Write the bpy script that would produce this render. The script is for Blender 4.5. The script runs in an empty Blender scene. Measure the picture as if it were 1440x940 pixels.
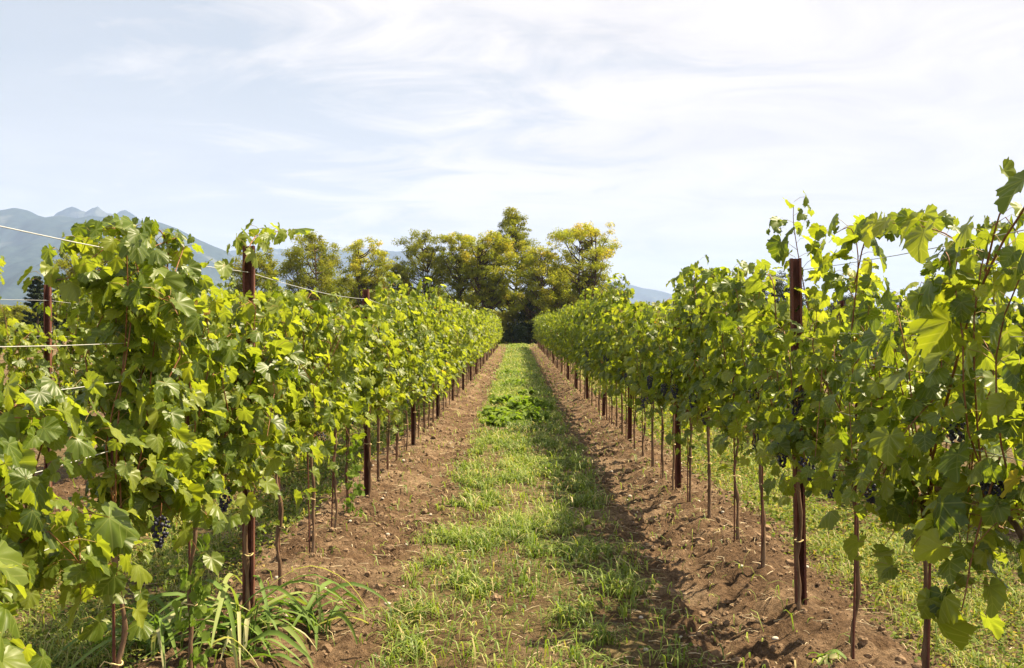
import bpy, math
import numpy as np
from mathutils import Vector

SC = bpy.context.scene
COL = SC.collection
R = math.radians
RNG = np.random.default_rng

# ------------------------------------------------------------------ camera
F = 1400.0                      # focal length in photo pixels (1440 wide)
VX, VY = 727.0, 468.0           # where the rows meet
cam_d = bpy.data.cameras.new('camera')
cam_d.sensor_width = 36.0
cam_d.lens = 36.0 * F / 1440.0
cam_d.clip_start = 0.05
cam_d.clip_end = 60000
cam = bpy.data.objects.new('camera', cam_d)
COL.objects.link(cam)
CAMZ = 1.6
cam.location = (0, 0, CAMZ)
cam.rotation_euler = (R(90) - math.atan(2.0 / F), 0, math.atan(7.0 / F))
SC.camera = cam

# ------------------------------------------------------------------ light
SUN_EL, SUN_AZ = 57.0, 72.0     # azimuth measured from the view axis towards the right
sun_dir = Vector((math.sin(R(SUN_AZ)) * math.cos(R(SUN_EL)), math.cos(R(SUN_AZ)) * math.cos(R(SUN_EL)), math.sin(R(SUN_EL))))
sd = bpy.data.lights.new('sun', 'SUN')
sd.energy = 5.0
sd.angle = R(0.6)
sd.color = (1.0, 0.85, 0.58)
so = bpy.data.objects.new('sun', sd)
so.rotation_euler = (-sun_dir).to_track_quat('-Z', 'Y').to_euler()
so.location = (30, 20, 40)
COL.objects.link(so)

vs = SC.view_settings
vs.view_transform = 'Standard'
vs.look = 'None'
vs.exposure = 1.72
vs.gamma = 1.0
vs.use_curve_mapping = False

SC.render.engine = 'CYCLES'
SC.cycles.max_bounces = 7
SC.cycles.diffuse_bounces = 4
SC.cycles.glossy_bounces = 2
SC.cycles.transmission_bounces = 4
SC.cycles.volume_bounces = 1
SC.cycles.use_denoising = True
SC.cycles.sample_clamp_indirect = 6.0


class NT:
    """small node-tree helper"""
    def __init__(self, tree):
        self.t = tree
        tree.nodes.clear()

    def n(self, kind, **kw):
        nd = self.t.nodes.new(kind)
        for k, v in kw.items():
            if k == 'inp':
                for kk, vv in v.items():
                    if hasattr(vv, 'is_output'):
                        self.t.links.new(vv, nd.inputs[kk])
                    else:
                        nd.inputs[kk].default_value = vv
            else:
                setattr(nd, k, v)
        return nd

    def math(self, op, a, b=None, clamp=False):
        inp = {0: a}
        if b is not None:
            inp[1] = b
        return self.n('ShaderNodeMath', operation=op, use_clamp=clamp, inp=inp).outputs[0]

    def mix(self, f, a, b, blend='MIX'):
        return self.n('ShaderNodeMix', data_type='RGBA', blend_type=blend, clamp_factor=True,
                      inp={0: f, 6: a, 7: b}).outputs[2]

    def ramp(self, f, stops, interp='LINEAR'):
        nd = self.n('ShaderNodeValToRGB', inp={0: f})
        cr = nd.color_ramp
        cr.interpolation = interp
        while len(cr.elements) < len(stops):
            cr.elements.new(0.5)
        for e, (p, c) in zip(cr.elements, stops):
            e.position = p
            e.color = (c, c, c, 1) if not hasattr(c, '__len__') else (*c, 1)
        return nd.outputs[0]

    def noise(self, vec, scale, detail=4, rough=0.55, dist=0.0):
        inp = {'Scale': scale, 'Detail': detail, 'Roughness': rough, 'Distortion': dist}
        if vec is not None:
            inp['Vector'] = vec
        return self.n('ShaderNodeTexNoise', inp=inp).outputs[0]

    def link(self, a, b):
        self.t.links.new(a, b)


def sky():
    w = bpy.data.worlds.new('World')
    SC.world = w
    w.use_nodes = True
    t = NT(w.node_tree)
    st = t.n('ShaderNodeTexSky', sky_type='NISHITA', sun_disc=False)
    st.sun_elevation = R(SUN_EL)
    st.sun_rotation = R(SUN_AZ)
    st.air_density, st.dust_density, st.ozone_density = 1.0, 1.6, 1.0
    tc = t.n('ShaderNodeTexCoord')
    sp = t.n('ShaderNodeSeparateXYZ', inp={0: tc.outputs['Generated']})
    z = t.math('ADD', t.math('MAXIMUM', sp.outputs[2], 0.0), 0.10)
    u = t.math('DIVIDE', sp.outputs[0], z)
    v = t.math('DIVIDE', sp.outputs[1], z)
    # high thin veil in long streaks, and a lower wispy bank
    c1 = t.n('ShaderNodeCombineXYZ', inp={0: t.math('MULTIPLY', u, 0.34), 1: t.math('ADD', v, t.math('MULTIPLY', u, 0.25)), 2: 3.1}).outputs[0]
    n1 = t.noise(c1, 0.9, 7, 0.55, 0.7)
    c2 = t.n('ShaderNodeCombineXYZ', inp={0: t.math('MULTIPLY', u, 0.8), 1: v, 2: 8.7}).outputs[0]
    n2 = t.noise(c2, 1.9, 10, 0.60, 1.1)
    side = t.math('MULTIPLY', sp.outputs[0], 0.45)          # thicker veil towards the sun
    a = t.math('ADD', t.math('MULTIPLY', n1, 0.48), t.math('MULTIPLY', n2, 0.52))
    a = t.math('ADD', a, side)
    mask = t.ramp(a, [(0.36, 0.15), (0.44, 0.60), (0.52, 1.0)])
    low = t.ramp(sp.outputs[2], [(0.0, 0.85), (0.13, 0.50), (0.26, 0.12), (0.33, 0.0)])
    mask = t.math('MAXIMUM', mask, low)
    shade = t.ramp(n2, [(0.30, (7.6, 7.25, 7.2)), (0.62, (9.5, 8.95, 8.65))])
    glow = t.math('ADD', 0.90, t.math('MULTIPLY', t.math('MAXIMUM', sp.outputs[0], 0.0), 0.05))
    back = t.ramp(t.math('MULTIPLY', sp.outputs[1], -1.0), [(0.0, 0.0), (0.6, 0.45)])     # extra cloud brightness added behind the camera, out of view, as fill light
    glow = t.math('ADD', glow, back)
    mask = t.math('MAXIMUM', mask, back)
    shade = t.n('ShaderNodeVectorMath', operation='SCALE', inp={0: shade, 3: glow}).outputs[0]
    skyc = t.n('ShaderNodeVectorMath', operation='SCALE', inp={0: st.outputs[0], 3: 1.0}).outputs[0]
    skyc = t.mix(0.6, skyc, (6.3, 6.6, 6.8, 1))
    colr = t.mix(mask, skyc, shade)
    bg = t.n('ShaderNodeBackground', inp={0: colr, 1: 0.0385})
    out = t.n('ShaderNodeOutputWorld')
    t.link(bg.outputs[0], out.inputs[0])


sky()

# ------------------------------------------------------------------ helpers


def tag(o, label, cat, group=None, kind=None):
    o['label'] = label
    o['category'] = cat
    if group:
        o['group'] = group
    if kind:
        o['kind'] = kind
    return o


def empty(name, loc=(0, 0, 0), rz=0.0):
    o = bpy.data.objects.new(name, None)
    o.empty_display_size = 0.1
    o.location = loc
    o.rotation_euler = (0, 0, rz)
    COL.objects.link(o)
    return o


def link(name, me, parent=None):
    o = bpy.data.objects.new(name, me)
    COL.objects.link(o)
    if parent is not None:
        o.parent = parent
    return o


class Geo:
    """collects vertices and faces (numpy) with a material index, a per-vertex random value and a uv, and builds one mesh"""
    def __init__(self):
        self.v, self.f, self.m, self.r, self.u, self.nv = [], {3: [], 4: []}, {3: [], 4: []}, [], [], 0

    def add(self, v, f, mi=0, rnd=0.5, uv=None):
        v = np.asarray(v, dtype=np.float64).reshape(-1, 3)
        f = np.asarray(f, dtype=np.int64)
        k = f.shape[1]
        self.f[k].append(f + self.nv)
        self.m[k].append(np.full(len(f), mi) if np.isscalar(mi) else np.asarray(mi))
        self.v.append(v)
        self.r.append(np.full(len(v), rnd) if np.isscalar(rnd) else np.asarray(rnd))
        self.u.append(np.zeros((len(v), 2)) if uv is None else np.asarray(uv))
        self.nv += len(v)

    def mesh(self, name, mats, smooth=True):
        me = bpy.data.meshes.new(name)
        V = np.concatenate(self.v) if self.v else np.zeros((0, 3))
        parts = [(k, np.concatenate(self.f[k]), np.concatenate(self.m[k])) for k in (3, 4) if self.f[k]]
        loops = np.concatenate([p[1].ravel() for p in parts])
        tot = np.concatenate([np.full(len(p[1]), p[0]) for p in parts])
        mi = np.concatenate([p[2] for p in parts])
        start = np.concatenate([[0], np.cumsum(tot)[:-1]])
        me.vertices.add(len(V))
        me.vertices.foreach_set('co', V.ravel().astype(np.float32))
        me.loops.add(len(loops))
        me.loops.foreach_set('vertex_index', loops.astype(np.int32))
        me.polygons.add(len(tot))
        me.polygons.foreach_set('loop_start', start.astype(np.int32))
        me.polygons.foreach_set('material_index', mi.astype(np.int32))
        me.polygons.foreach_set('use_smooth', np.full(len(tot), smooth))
        a = me.attributes.new('rnd', 'FLOAT', 'POINT')
        a.data.foreach_set('value', np.concatenate(self.r).astype(np.float32))
        U = np.concatenate(self.u)
        if np.any(U):
            uvl = me.uv_layers.new(name='leaf')
            uvl.data.foreach_set('uv', U[loops].ravel().astype(np.float32))
        me.update(calc_edges=True)
        me.validate()
        for m in mats:
            me.materials.append(m)
        return me

    def obj(self, name, mats, parent=None, smooth=True):
        return link(name, self.mesh(name, mats, smooth), parent)


def unit(a):
    return a / np.maximum(np.linalg.norm(a, axis=-1, keepdims=True), 1e-9)


def tube(g, pts, rad, n=6, mi=0, rnd=0.5, cap=True):
    p = np.asarray(pts, float)
    rad = np.broadcast_to(np.asarray(rad, float), (len(p),))
    t = unit(np.gradient(p, axis=0))
    ref = np.array([1.0, 0.03, 0.02]) if abs(t[:, 0]).mean() < 0.7 else np.array([0.02, 0.03, 1.0])
    s = unit(np.cross(t, ref))
    b = np.cross(t, s)
    a = np.arange(n) * 2 * math.pi / n
    ring = p[:, None] + rad[:, None, None] * (np.cos(a)[None, :, None] * s[:, None] + np.sin(a)[None, :, None] * b[:, None])
    i = np.arange(len(p) - 1)[:, None] * n
    j = np.arange(n)[None]
    jn = (j + 1) % n
    f = np.stack([i + j, i + jn, i + n + jn, i + n + j], -1).reshape(-1, 4)
    g.add(ring.reshape(-1, 3), f, mi, rnd)
    if cap:
        for e, flip in ((0, 1), (len(p) - 1, 0)):
            v = np.concatenate([ring[e], p[e][None]])
            k = np.arange(n)
            ff = np.stack([np.full(n, n), k, (k + 1) % n], -1)
            g.add(v, ff[:, ::-1] if flip else ff, mi, rnd)


def bezier(p, n):
    """smooth curve through points (Catmull-Rom)"""
    p = np.asarray(p, float)
    q = np.concatenate([[2 * p[0] - p[1]], p, [2 * p[-1] - p[-2]]])
    out = []
    segs = len(p) - 1
    for t in np.linspace(0, segs, n):
        i = min(int(t), segs - 1)
        u = t - i
        a, b, c, d = q[i], q[i + 1], q[i + 2], q[i + 3]
        out.append(0.5 * ((2 * b) + (-a + c) * u + (2 * a - 5 * b + 4 * c - d) * u * u + (-a + 3 * b - 3 * c + d) * u ** 3))
    return np.array(out)


_NG = RNG(77).random((256, 256))


def vnoise(x, y):
    x, y = np.asarray(x, float), np.asarray(y, float)
    xi, yi = np.floor(x).astype(int), np.floor(y).astype(int)
    fx, fy = x - xi, y - yi
    fx, fy = fx * fx * (3 - 2 * fx), fy * fy * (3 - 2 * fy)
    g = lambda a, b: _NG[a & 255, b & 255]
    return (g(xi, yi) * (1 - fx) + g(xi + 1, yi) * fx) * (1 - fy) + (g(xi, yi + 1) * (1 - fx) + g(xi + 1, yi + 1) * fx) * fy


def fbm(x, y, o=4, gain=0.5):
    s, a, tot = 0.0, 1.0, 0.0
    for k in range(o):
        s = s + a * vnoise(x * 2 ** k + 17.3 * k, y * 2 ** k + 9.1 * k)
        tot += a
        a *= gain
    return s / tot


def mat(name):
    m = bpy.data.materials.new(name)
    m.use_nodes = True
    return m, NT(m.node_tree)


def attr(t, name='rnd'):
    return t.n('ShaderNodeAttribute', attribute_name=name).outputs['Fac']


def simple_mat(name, stops, rough=0.7, scale=30.0, spec=0.3, bump=0.3, bscale=None, metal=0.0, stretch=(1, 1, 1)):
    m, t = mat(name)
    tc = t.n('ShaderNodeTexCoord').outputs['Object']
    mp = t.n('ShaderNodeMapping', inp={0: tc, 3: stretch}).outputs[0]
    nz = t.noise(mp, scale, 5, 0.6)
    c = t.ramp(nz, stops)
    p = t.n('ShaderNodeBsdfPrincipled', inp={'Base Color': c, 'Roughness': rough, 'Specular IOR Level': spec, 'Metallic': metal})
    if bump:
        nb = t.noise(mp, bscale or scale * 2.5, 5, 0.6)
        b = t.n('ShaderNodeBump', inp={'Strength': bump, 'Distance': 0.01, 'Height': nb}).outputs[0]
        t.link(b, p.inputs['Normal'])
    out = t.n('ShaderNodeOutputMaterial')
    t.link(p.outputs[0], out.inputs[0])
    return m


def leaf_mat(name, stops, back=None, trans=0.42, tcol=(1.1, 1.25, 0.45), rough=0.5, veins=False, spec=0.35):
    m, t = mat(name)
    r = attr(t)
    c = t.ramp(r, stops)
    if veins:
        uv = t.n('ShaderNodeUVMap', uv_map='leaf').outputs[0]
        sp = t.n('ShaderNodeSeparateXYZ', inp={0: uv})
        x, y = t.math('ABSOLUTE', sp.outputs[0]), sp.outputs[1]
        d = None
        for ang, ox, oy in ((0.0, 0, 0), (0.80, 0, 0), (1.75, 0, 0), (0.85, 0, 0.30), (0.85, 0, 0.52)):
            # distance to a ray leaving (ox, oy) at ang from the midrib
            dx, dy = math.sin(ang), math.cos(ang)
            yy = t.math('SUBTRACT', y, oy) if oy else y
            along = t.math('ADD', t.math('MULTIPLY', x, dx), t.math('MULTIPLY', yy, dy))
            across = t.math('ABSOLUTE', t.math('SUBTRACT', t.math('MULTIPLY', x, dy), t.math('MULTIPLY', yy, dx)))
            behind = t.math('MULTIPLY', t.math('MAXIMUM', t.math('MULTIPLY', along, -1.0), 0.0), 5.0)
            dd = t.math('ADD', across, behind)
            d = dd if d is None else t.math('MINIMUM', d, dd)
        vm = t.ramp(d, [(0.006, 0.38), (0.020, 0.0)])
        c = t.mix(vm, c, (0.30, 0.34, 0.11, 1))
        mott = t.noise(uv, 7.0, 4, 0.6)
        c = t.mix(t.ramp(mott, [(0.35, 0.0), (0.7, 0.45)]), c, t.mix(0.5, c, (0.16, 0.20, 0.03, 1)))
    if back:
        bf = t.n('ShaderNodeNewGeometry').outputs['Backfacing']
        c = t.mix(t.math('MULTIPLY', bf, back[1]), c, (*back[0], 1))
    p = t.n('ShaderNodeBsdfPrincipled', inp={'Base Color': c, 'Roughness': rough, 'Specular IOR Level': spec})
    if veins:
        b = t.n('ShaderNodeBump', inp={'Strength': 0.35, 'Distance': 0.004, 'Height': d}).outputs[0]
        t.link(b, p.inputs['Normal'])
    tc = t.mix(1.0, c, (*tcol, 1), 'MULTIPLY')
    tr = t.n('ShaderNodeBsdfTranslucent', inp={0: tc})
    mx = t.n('ShaderNodeMixShader', inp={0: trans, 1: p.outputs[0], 2: tr.outputs[0]})
    out = t.n('ShaderNodeOutputMaterial')
    t.link(mx.outputs[0], out.inputs[0])
    return m


M = {}
M['leaf'] = leaf_mat('vine_leaf', [(0.0, (0.040, 0.072, 0.010)), (0.45, (0.100, 0.150, 0.015)), (0.80, (0.215, 0.250, 0.026)),
                                   (0.955, (0.25, 0.30, 0.045)), (0.972, (0.34, 0.27, 0.06)), (0.99, (0.36, 0.15, 0.05))],
                     rough=.42, spec=.45, back=((0.22, 0.27, 0.075), 0.4), trans=0.52, tcol=(1.95, 1.8, 0.45), veins=True)
M['bark'] = simple_mat('vine_bark', [(0.25, (0.045, 0.026, 0.015)), (0.5, (0.15, 0.092, 0.056)), (0.75, (0.28, 0.195, 0.13))], 0.9, 26, 0.15, 0.9, 60, stretch=(1, 1, 0.12))
M['cane'] = simple_mat('vine_cane', [(0.3, (0.14, 0.055, 0.025)), (0.7, (0.26, 0.12, 0.05))], 0.6, 40, 0.3, 0.2)
M['petiole'] = simple_mat('petiole', [(0.3, (0.22, 0.22, 0.05)), (0.7, (0.30, 0.16, 0.06))], 0.6, 25, 0.3, 0)
M['grape'] = simple_mat('grape_skin', [(0.30, (0.010, 0.009, 0.022)), (0.55, (0.030, 0.030, 0.060)), (0.75, (0.10, 0.11, 0.17))], 0.5, 45, 0.4, 0)
M['rust'] = simple_mat('rusted_steel', [(0.25, (0.045, 0.017, 0.012)), (0.5, (0.105, 0.036, 0.023)), (0.78, (0.20, 0.080, 0.045))], 0.75, 18, 0.3, 0.35, 90, stretch=(1, 1, 0.35))
M['wire'] = simple_mat('galvanised_wire', [(0.3, (0.42, 0.43, 0.43)), (0.7, (0.58, 0.58, 0.57))], 0.45, 20, 0.6, 0, metal=0.25)
M['tie'] = simple_mat('raffia_tie', [(0.3, (0.42, 0.32, 0.14)), (0.7, (0.62, 0.50, 0.26))], 0.8, 60, 0.2, 0)

# ------------------------------------------------------------------ the ground
ROWS = {'L': -1.47, 'R': 1.60, 'LL': -4.52, 'RR': 4.66}


def strip(x, c, w, s):
    return 1 / (1 + np.exp((np.abs(x - c) - w) / s))


def ground_h(x, y):
    x, y = np.asarray(x, float), np.asarray(y, float)
    h = np.zeros(np.broadcast(x, y).shape) - 0.05
    for k, c in ROWS.items():
        w = 0.13 if k in ('R',) else 0.17
        h = h + 0.055 * np.exp(-np.abs((x - c) / (w * 2.1)) ** 3)
        # the bank beside the lane, steeper on one side
    h = h + 0.035 * strip(x, 1.95, 0.5, 0.04) - 0.035 * strip(x, 1.08, 0.16, 0.05) - 0.02 * strip(x, -0.98, 0.14, 0.05)
    h = h + 0.02 * np.exp(-(x / 0.45) ** 2)
    dirt = dirt_mask(x, y)
    near = np.exp(-np.maximum(y, 0) / 60.0) * (np.abs(x) < 7)
    lump = fbm(x * 5.0, y * 5.0, 4, 0.6) - 0.5
    lump2 = np.maximum(fbm(x * 11 + 40, y * 11, 3) - 0.52, 0)
    mound = fbm(x * 1.3, y * 0.9 + 5, 2) - 0.5
    h = h + near * dirt * (0.10 * lump + 0.15 * lump2 + 0.075 * (fbm(x * 17, y * 17 + 7, 2) - .5)) + near * (0.03 * mound + (1 - dirt) * 0.05 * lump)
    q = np.clip((y - 16) / 66, 0, 1)
    h = h + 0.46 * q * q * (3 - 2 * q)
    return h


def dirt_mask(x, y):
    """1 on bare soil beside the vines, 0 on the grassed lanes"""
    wob = 0.16 * (fbm(x * 0.5 + 3, y * 0.7, 3) - 0.5) * 2
    d = strip(x + wob, 1.47, 0.64, 0.07) + strip(x + wob, -1.25, 0.60, 0.06)
    d = d + strip(x + wob, -4.5, 0.6, 0.06) + strip(x + wob, 4.6, 0.6, 0.06)
    for c in (-10.6, -7.6, 7.7, 10.8):
        d = d + strip(x + wob, c, 0.5, 0.06)
    return np.clip(d, 0, 1) * (1 - np.clip((np.asarray(y, float) - 78) / 6, 0, 1))


def build_ground():
    xs = np.concatenate([np.arange(0, 2.61, 0.03), np.arange(2.66, 5.4, 0.07), 5.4 * np.geomspace(1.04, 2200, 70)])
    xs = np.concatenate([-xs[::-1][:-1], xs])
    ys = [2.0]
    while ys[-1] < 112:
        ys.append(ys[-1] + max(0.028, 0.0062 * ys[-1]))
    ys = np.concatenate([-np.geomspace(60, 3000, 8)[::-1], np.linspace(-40, 1.6, 24), ys, np.geomspace(115, 12000, 60)])
    X, Y = np.meshgrid(xs, ys)
    Z = ground_h(X, Y)
    v = np.stack([X, Y, Z], -1).reshape(-1, 3)
    nx = len(xs)
    i, j = np.meshgrid(np.arange(len(ys) - 1), np.arange(nx - 1), indexing='ij')
    a = (i * nx + j).ravel()
    g = Geo()
    g.add(v, np.stack([a, a + 1, a + nx + 1, a + nx], -1), 0, dirt_mask(X, Y).ravel())
    m, t = mat('soil')
    tc = t.n('ShaderNodeTexCoord').outputs['Object']
    dm = attr(t)
    n1 = t.noise(tc, 2.2, 6, 0.62)
    n2 = t.noise(tc, 28, 6, 0.68)
    n3 = t.noise(tc, 120, 4, 0.7)
    c = t.ramp(n1, [(0.30, (0.085, 0.051, 0.030)), (0.52, (0.145, 0.091, 0.054)), (0.72, (0.27, 0.185, 0.118))])
    n4 = t.noise(tc, 0.9, 5, 0.65, 0.6)
    c = t.mix(t.ramp(n4, [(0.52, 0.0), (0.64, 0.7)]), c, (0.30, 0.215, 0.140, 1))
    k = t.ramp(n2, [(0.30, (0.30, 0.26, 0.23)), (0.50, (0.90, 0.90, 0.90)), (0.70, (1.45, 1.43, 1.40))])
    c = t.mix(1.0, c, k, 'MULTIPLY')
    k3 = t.ramp(n3, [(0.3, (0.72, 0.70, 0.68)), (0.7, (1.15, 1.15, 1.15))])
    c = t.mix(1.0, c, k3, 'MULTIPLY')
    # thatch and moss in the grassed lanes, wider fields beyond
    gcol = t.ramp(n2, [(0.3, (0.050, 0.058, 0.016)), (0.55, (0.120, 0.118, 0.034)), (0.75, (0.24, 0.185, 0.085))])
    pch = t.ramp(n1, [(0.40, 0.05), (0.62, 0.42)])
    gm = t.math('MULTIPLY', t.math('SUBTRACT', 1.0, dm), pch)
    c = t.mix(gm, c, gcol)
    p = t.n('ShaderNodeBsdfPrincipled', inp={'Base Color': c, 'Roughness': 0.95, 'Specular IOR Level': 0.1})
    hb = t.math('ADD', t.math('MULTIPLY', n2, 1.0), t.math('MULTIPLY', n3, 0.35))
    b = t.n('ShaderNodeBump', inp={'Strength': 1.0, 'Distance': 0.05, 'Height': hb}).outputs[0]
    t.link(b, p.inputs['Normal'])
    t.link(p.outputs[0], t.n('ShaderNodeOutputMaterial').inputs[0])
    o = g.obj('ground', [m])
    tag(o, 'brown tilled soil and grassed lanes between the vine rows', 'ground', kind='structure')


build_ground()

# ------------------------------------------------------------------ mountains


def ridge(name, label, D, knots, back, depth, seed, col, rough=0.05, base=-20):
    """a mountain range at distance D: knots are (photo x, photo y) of its skyline"""
    kx = np.array([k[0] for k in knots], float)
    ky = np.array([k[1] for k in knots], float)
    nu, nv = 260, 110
    px = np.linspace(kx[0], kx[-1], nu)
    top = (VY - np.interp(px, kx, ky)) / F * D
    ax = (px - VX) / F
    s = np.linspace(0, 1, nv)                  # 0 foot in front, ridge at 'r', then the far side
    r = 0.78
    U, S = np.meshgrid(np.arange(nu), s)
    prof = np.where(S < r, (S / r) ** 1.25, np.maximum(1 - ((S - r) / (1 - r)) ** 1.3, 0))
    Y = D - depth + (depth + back) * np.where(S < r, S / r * depth / (depth + back), depth / (depth + back) + (S - r) / (1 - r) * back / (depth + back))
    sc = 1 / (depth * 0.35)
    X = ax[None] * D * (0.6 + 0.4 * Y / D)
    spur = 1 - np.abs(2 * fbm(X * sc + seed + 0.35 * Y * sc, Y * sc * 0.35, 5, 0.52) - 1)
    fine = fbm(X * sc * 4 + seed, Y * sc * 4, 4, 0.55)
    H = top[None] * prof
    env = np.sin(np.clip(S / r, 0, 1) * math.pi) ** 0.8
    H = H + top[None] * env * ((spur - 0.62) * 0.75 + (fine - 0.5) * 0.16) + top[None] * prof * rough * (fine - 0.5) * (S >= 0.95 * r)
    H = np.minimum(H, top[None] * (0.14 + 0.86 * np.clip(S / r, 0, 1)) + top[None] * rough * 0.3) + base * (S < 0.02)
    g = Geo()
    j, i = np.meshgrid(np.arange(nv - 1), np.arange(nu - 1), indexing='ij')
    a = (j * nu + i).ravel()
    g.add(np.stack([X, Y, H - 6], -1).reshape(-1, 3), np.stack([a, a + 1, a + nu + 1, a + nu], -1), 0, np.clip(prof.ravel() + 0.5 * (fine.ravel() - 0.5), 0, 1))
    o = g.obj(name, [col])
    tag(o, label, 'mountains', kind='structure')


def mountain_mat():
    m, t = mat('wooded_mountain')
    tc = t.n('ShaderNodeTexCoord').outputs['Object']
    n = t.noise(tc, 0.0035, 7, 0.62)
    n2 = t.noise(tc, 0.03, 4, 0.6)
    c = t.ramp(n2, [(0.3, (0.010, 0.020, 0.020)), (0.7, (0.032, 0.050, 0.045))])
    bare = t.math('MULTIPLY', t.ramp(n, [(0.56, 0.0), (0.63, 1.0)]), t.ramp(attr(t), [(0.45, 0.0), (0.62, 1.0)]))
    c = t.mix(bare, c, (0.075, 0.085, 0.075, 1))
    p = t.n('ShaderNodeBsdfPrincipled', inp={'Base Color': c, 'Roughness': 1.0, 'Specular IOR Level': 0.0})
    t.link(p.outputs[0], t.n('ShaderNodeOutputMaterial').inputs[0])
    return m


mm = mountain_mat()
ridge('mountains', 'blue hazy wooded mountain with broad slope falling away behind the vines', 5200,
      [(-420, 330), (-200, 300), (-60, 298), (0, 291), (18, 289), (38, 293), (52, 300), (66, 304), (90, 302), (112, 306), (130, 303), (155, 306),
       (180, 312), (212, 310), (228, 313), (250, 321), (275, 334), (300, 345), (318, 352), (345, 372), (372, 400), (400, 440), (430, 466)],
      900, 2600, 3.3, mm, 0.05)
ridge('mountain_peaks', 'pale grey rocky peaks poking above the wooded mountain ridge', 6600,
      [(30, 330), (60, 312), (78, 297), (92, 290), (100, 289), (112, 294), (120, 296), (128, 291), (136, 289), (143, 295), (150, 298), (160, 299), (168, 295),
       (176, 294), (186, 300), (200, 311), (215, 330), (240, 360)], 500, 900, 9.1, mm, 0.04)
ridge('distant_hills', 'faint blue hill line between mountain and golden trees', 8200,
      [(200, 380), (280, 356), (330, 350), (380, 347), (420, 350), (470, 350), (520, 349), (560, 352), (600, 352), (640, 362), (690, 400), (720, 440)], 900, 1500, 5.7, mm, 0.05)
ridge('far_hills', 'faint pale hill beyond the row opposite the mountain', 9200,
      [(760, 440), (800, 415), (840, 402), (862, 396), (880, 398), (905, 405), (930, 408), (980, 425), (1060, 420), (1200, 430), (1400, 425), (1600, 445)], 900, 1500, 1.7, mm, 0.05)


def build_haze():
    g = Geo()
    x0, x1, y0, y1, z0, z1 = -9500, 9500, -3300, 12500, -60, 900
    # a box: six outward faces
    v = [(x0, y0, z0), (x1, y0, z0), (x1, y1, z0), (x0, y1, z0), (x0, y0, z1), (x1, y0, z1), (x1, y1, z1), (x0, y1, z1)]
    f = [(0, 3, 2, 1), (4, 5, 6, 7), (0, 1, 5, 4), (1, 2, 6, 5), (2, 3, 7, 6), (3, 0, 4, 7)]
    g.add(v, f)
    m, t = mat('haze_air')
    pv = t.n('ShaderNodeVolumePrincipled', inp={'Color': (0.43, 0.58, 0.94, 1), 'Density': 0.000095, 'Anisotropy': 0.0})
    t.link(pv.outputs[0], t.n('ShaderNodeOutputMaterial').inputs['Volume'])
    o = g.obj('haze', [m], smooth=False)
    tag(o, 'pale blue summer haze lying over the far mountains', 'haze', kind='stuff')


build_haze()

# ------------------------------------------------------------------ grapevine leaves
HALF = [(.055, -.13), (.14, -.27), (.25, -.30), (.30, -.22), (.41, -.23), (.45, -.11), (.56, -.05), (.53, .05), (.60, .12), (.50, .17),
        (.60, .27), (.67, .40), (.56, .42), (.53, .52), (.42, .47), (.34, .50), (.37, .61), (.27, .66), (.25, .77), (.15, .80), (.10, .91), (0, 1.02)]


SHALLOW = [(.045, -.10), (.14, -.25), (.26, -.30), (.34, -.24), (.44, -.24), (.50, -.13), (.58, -.06), (.585, .04), (.64, .12), (.605, .19),
           (.63, .28), (.66, .40), (.58, .44), (.56, .53), (.50, .54), (.45, .60), (.42, .67), (.33, .71), (.28, .80), (.18, .83), (.11, .92), (0, 1.0)]


def leaf_template(seed, fine=True):
    r = RNG(seed)
    full = np.array(HALF) * (1 - (q := 0.25 + 0.6 * r.random())) + np.array(SHALLOW) * q
    h = full if fine else full[[0, 2, 5, 7, 11, 14, 16, 18, 21]]
    depth = 0.85 + 0.3 * r.random()
    right = h * [1, 1]
    left = h[::-1][1:] * [-1, 1]
    o = np.concatenate([right, left])
    o = o * (1 + 0.07 * (r.random((len(o), 1)) - 0.5) * 2) * [0.78, 0.78 * depth]
    n = len(o)
    c = np.array([[0.0, 0.0]])
    pts = [c]
    faces = []
    if fine:
        mid = o * 0.55 * (1 + 0.06 * (r.random((n, 1)) - .5))
        pts += [mid, o]
        k = np.arange(n - 1)
        faces += [np.stack([np.zeros(n - 1, int), 1 + k, 2 + k], -1), np.stack([1 + k, 1 + n + k, 2 + n + k], -1), np.stack([1 + k, 2 + n + k, 2 + k], -1)]
    else:
        pts += [o]
        k = np.arange(n - 1)
        faces += [np.stack([np.zeros(n - 1, int), 1 + k, 2 + k], -1)]
    p = np.concatenate(pts)
    x, y = p[:, 0], p[:, 1]
    fold, droop, twist = r.uniform(-0.5, 0.95), r.uniform(0.05, 0.6), r.uniform(-0.45, 0.45)
    rr = np.hypot(x, y)
    z = fold * np.abs(x) - 0.9 * abs(fold) * x * x - droop * y * np.abs(y) + twist * x * y
    z += 0.085 * np.sin(9 * np.arctan2(x, y) + 6 * r.random()) * rr ** 1.5
    P = np.stack([x, y, z], -1)
    return P, np.concatenate(faces), p / 0.78


FINE = [leaf_template(100 + i) for i in range(8)]
COARSE = [leaf_template(200 + i, False) for i in range(8)]


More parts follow.
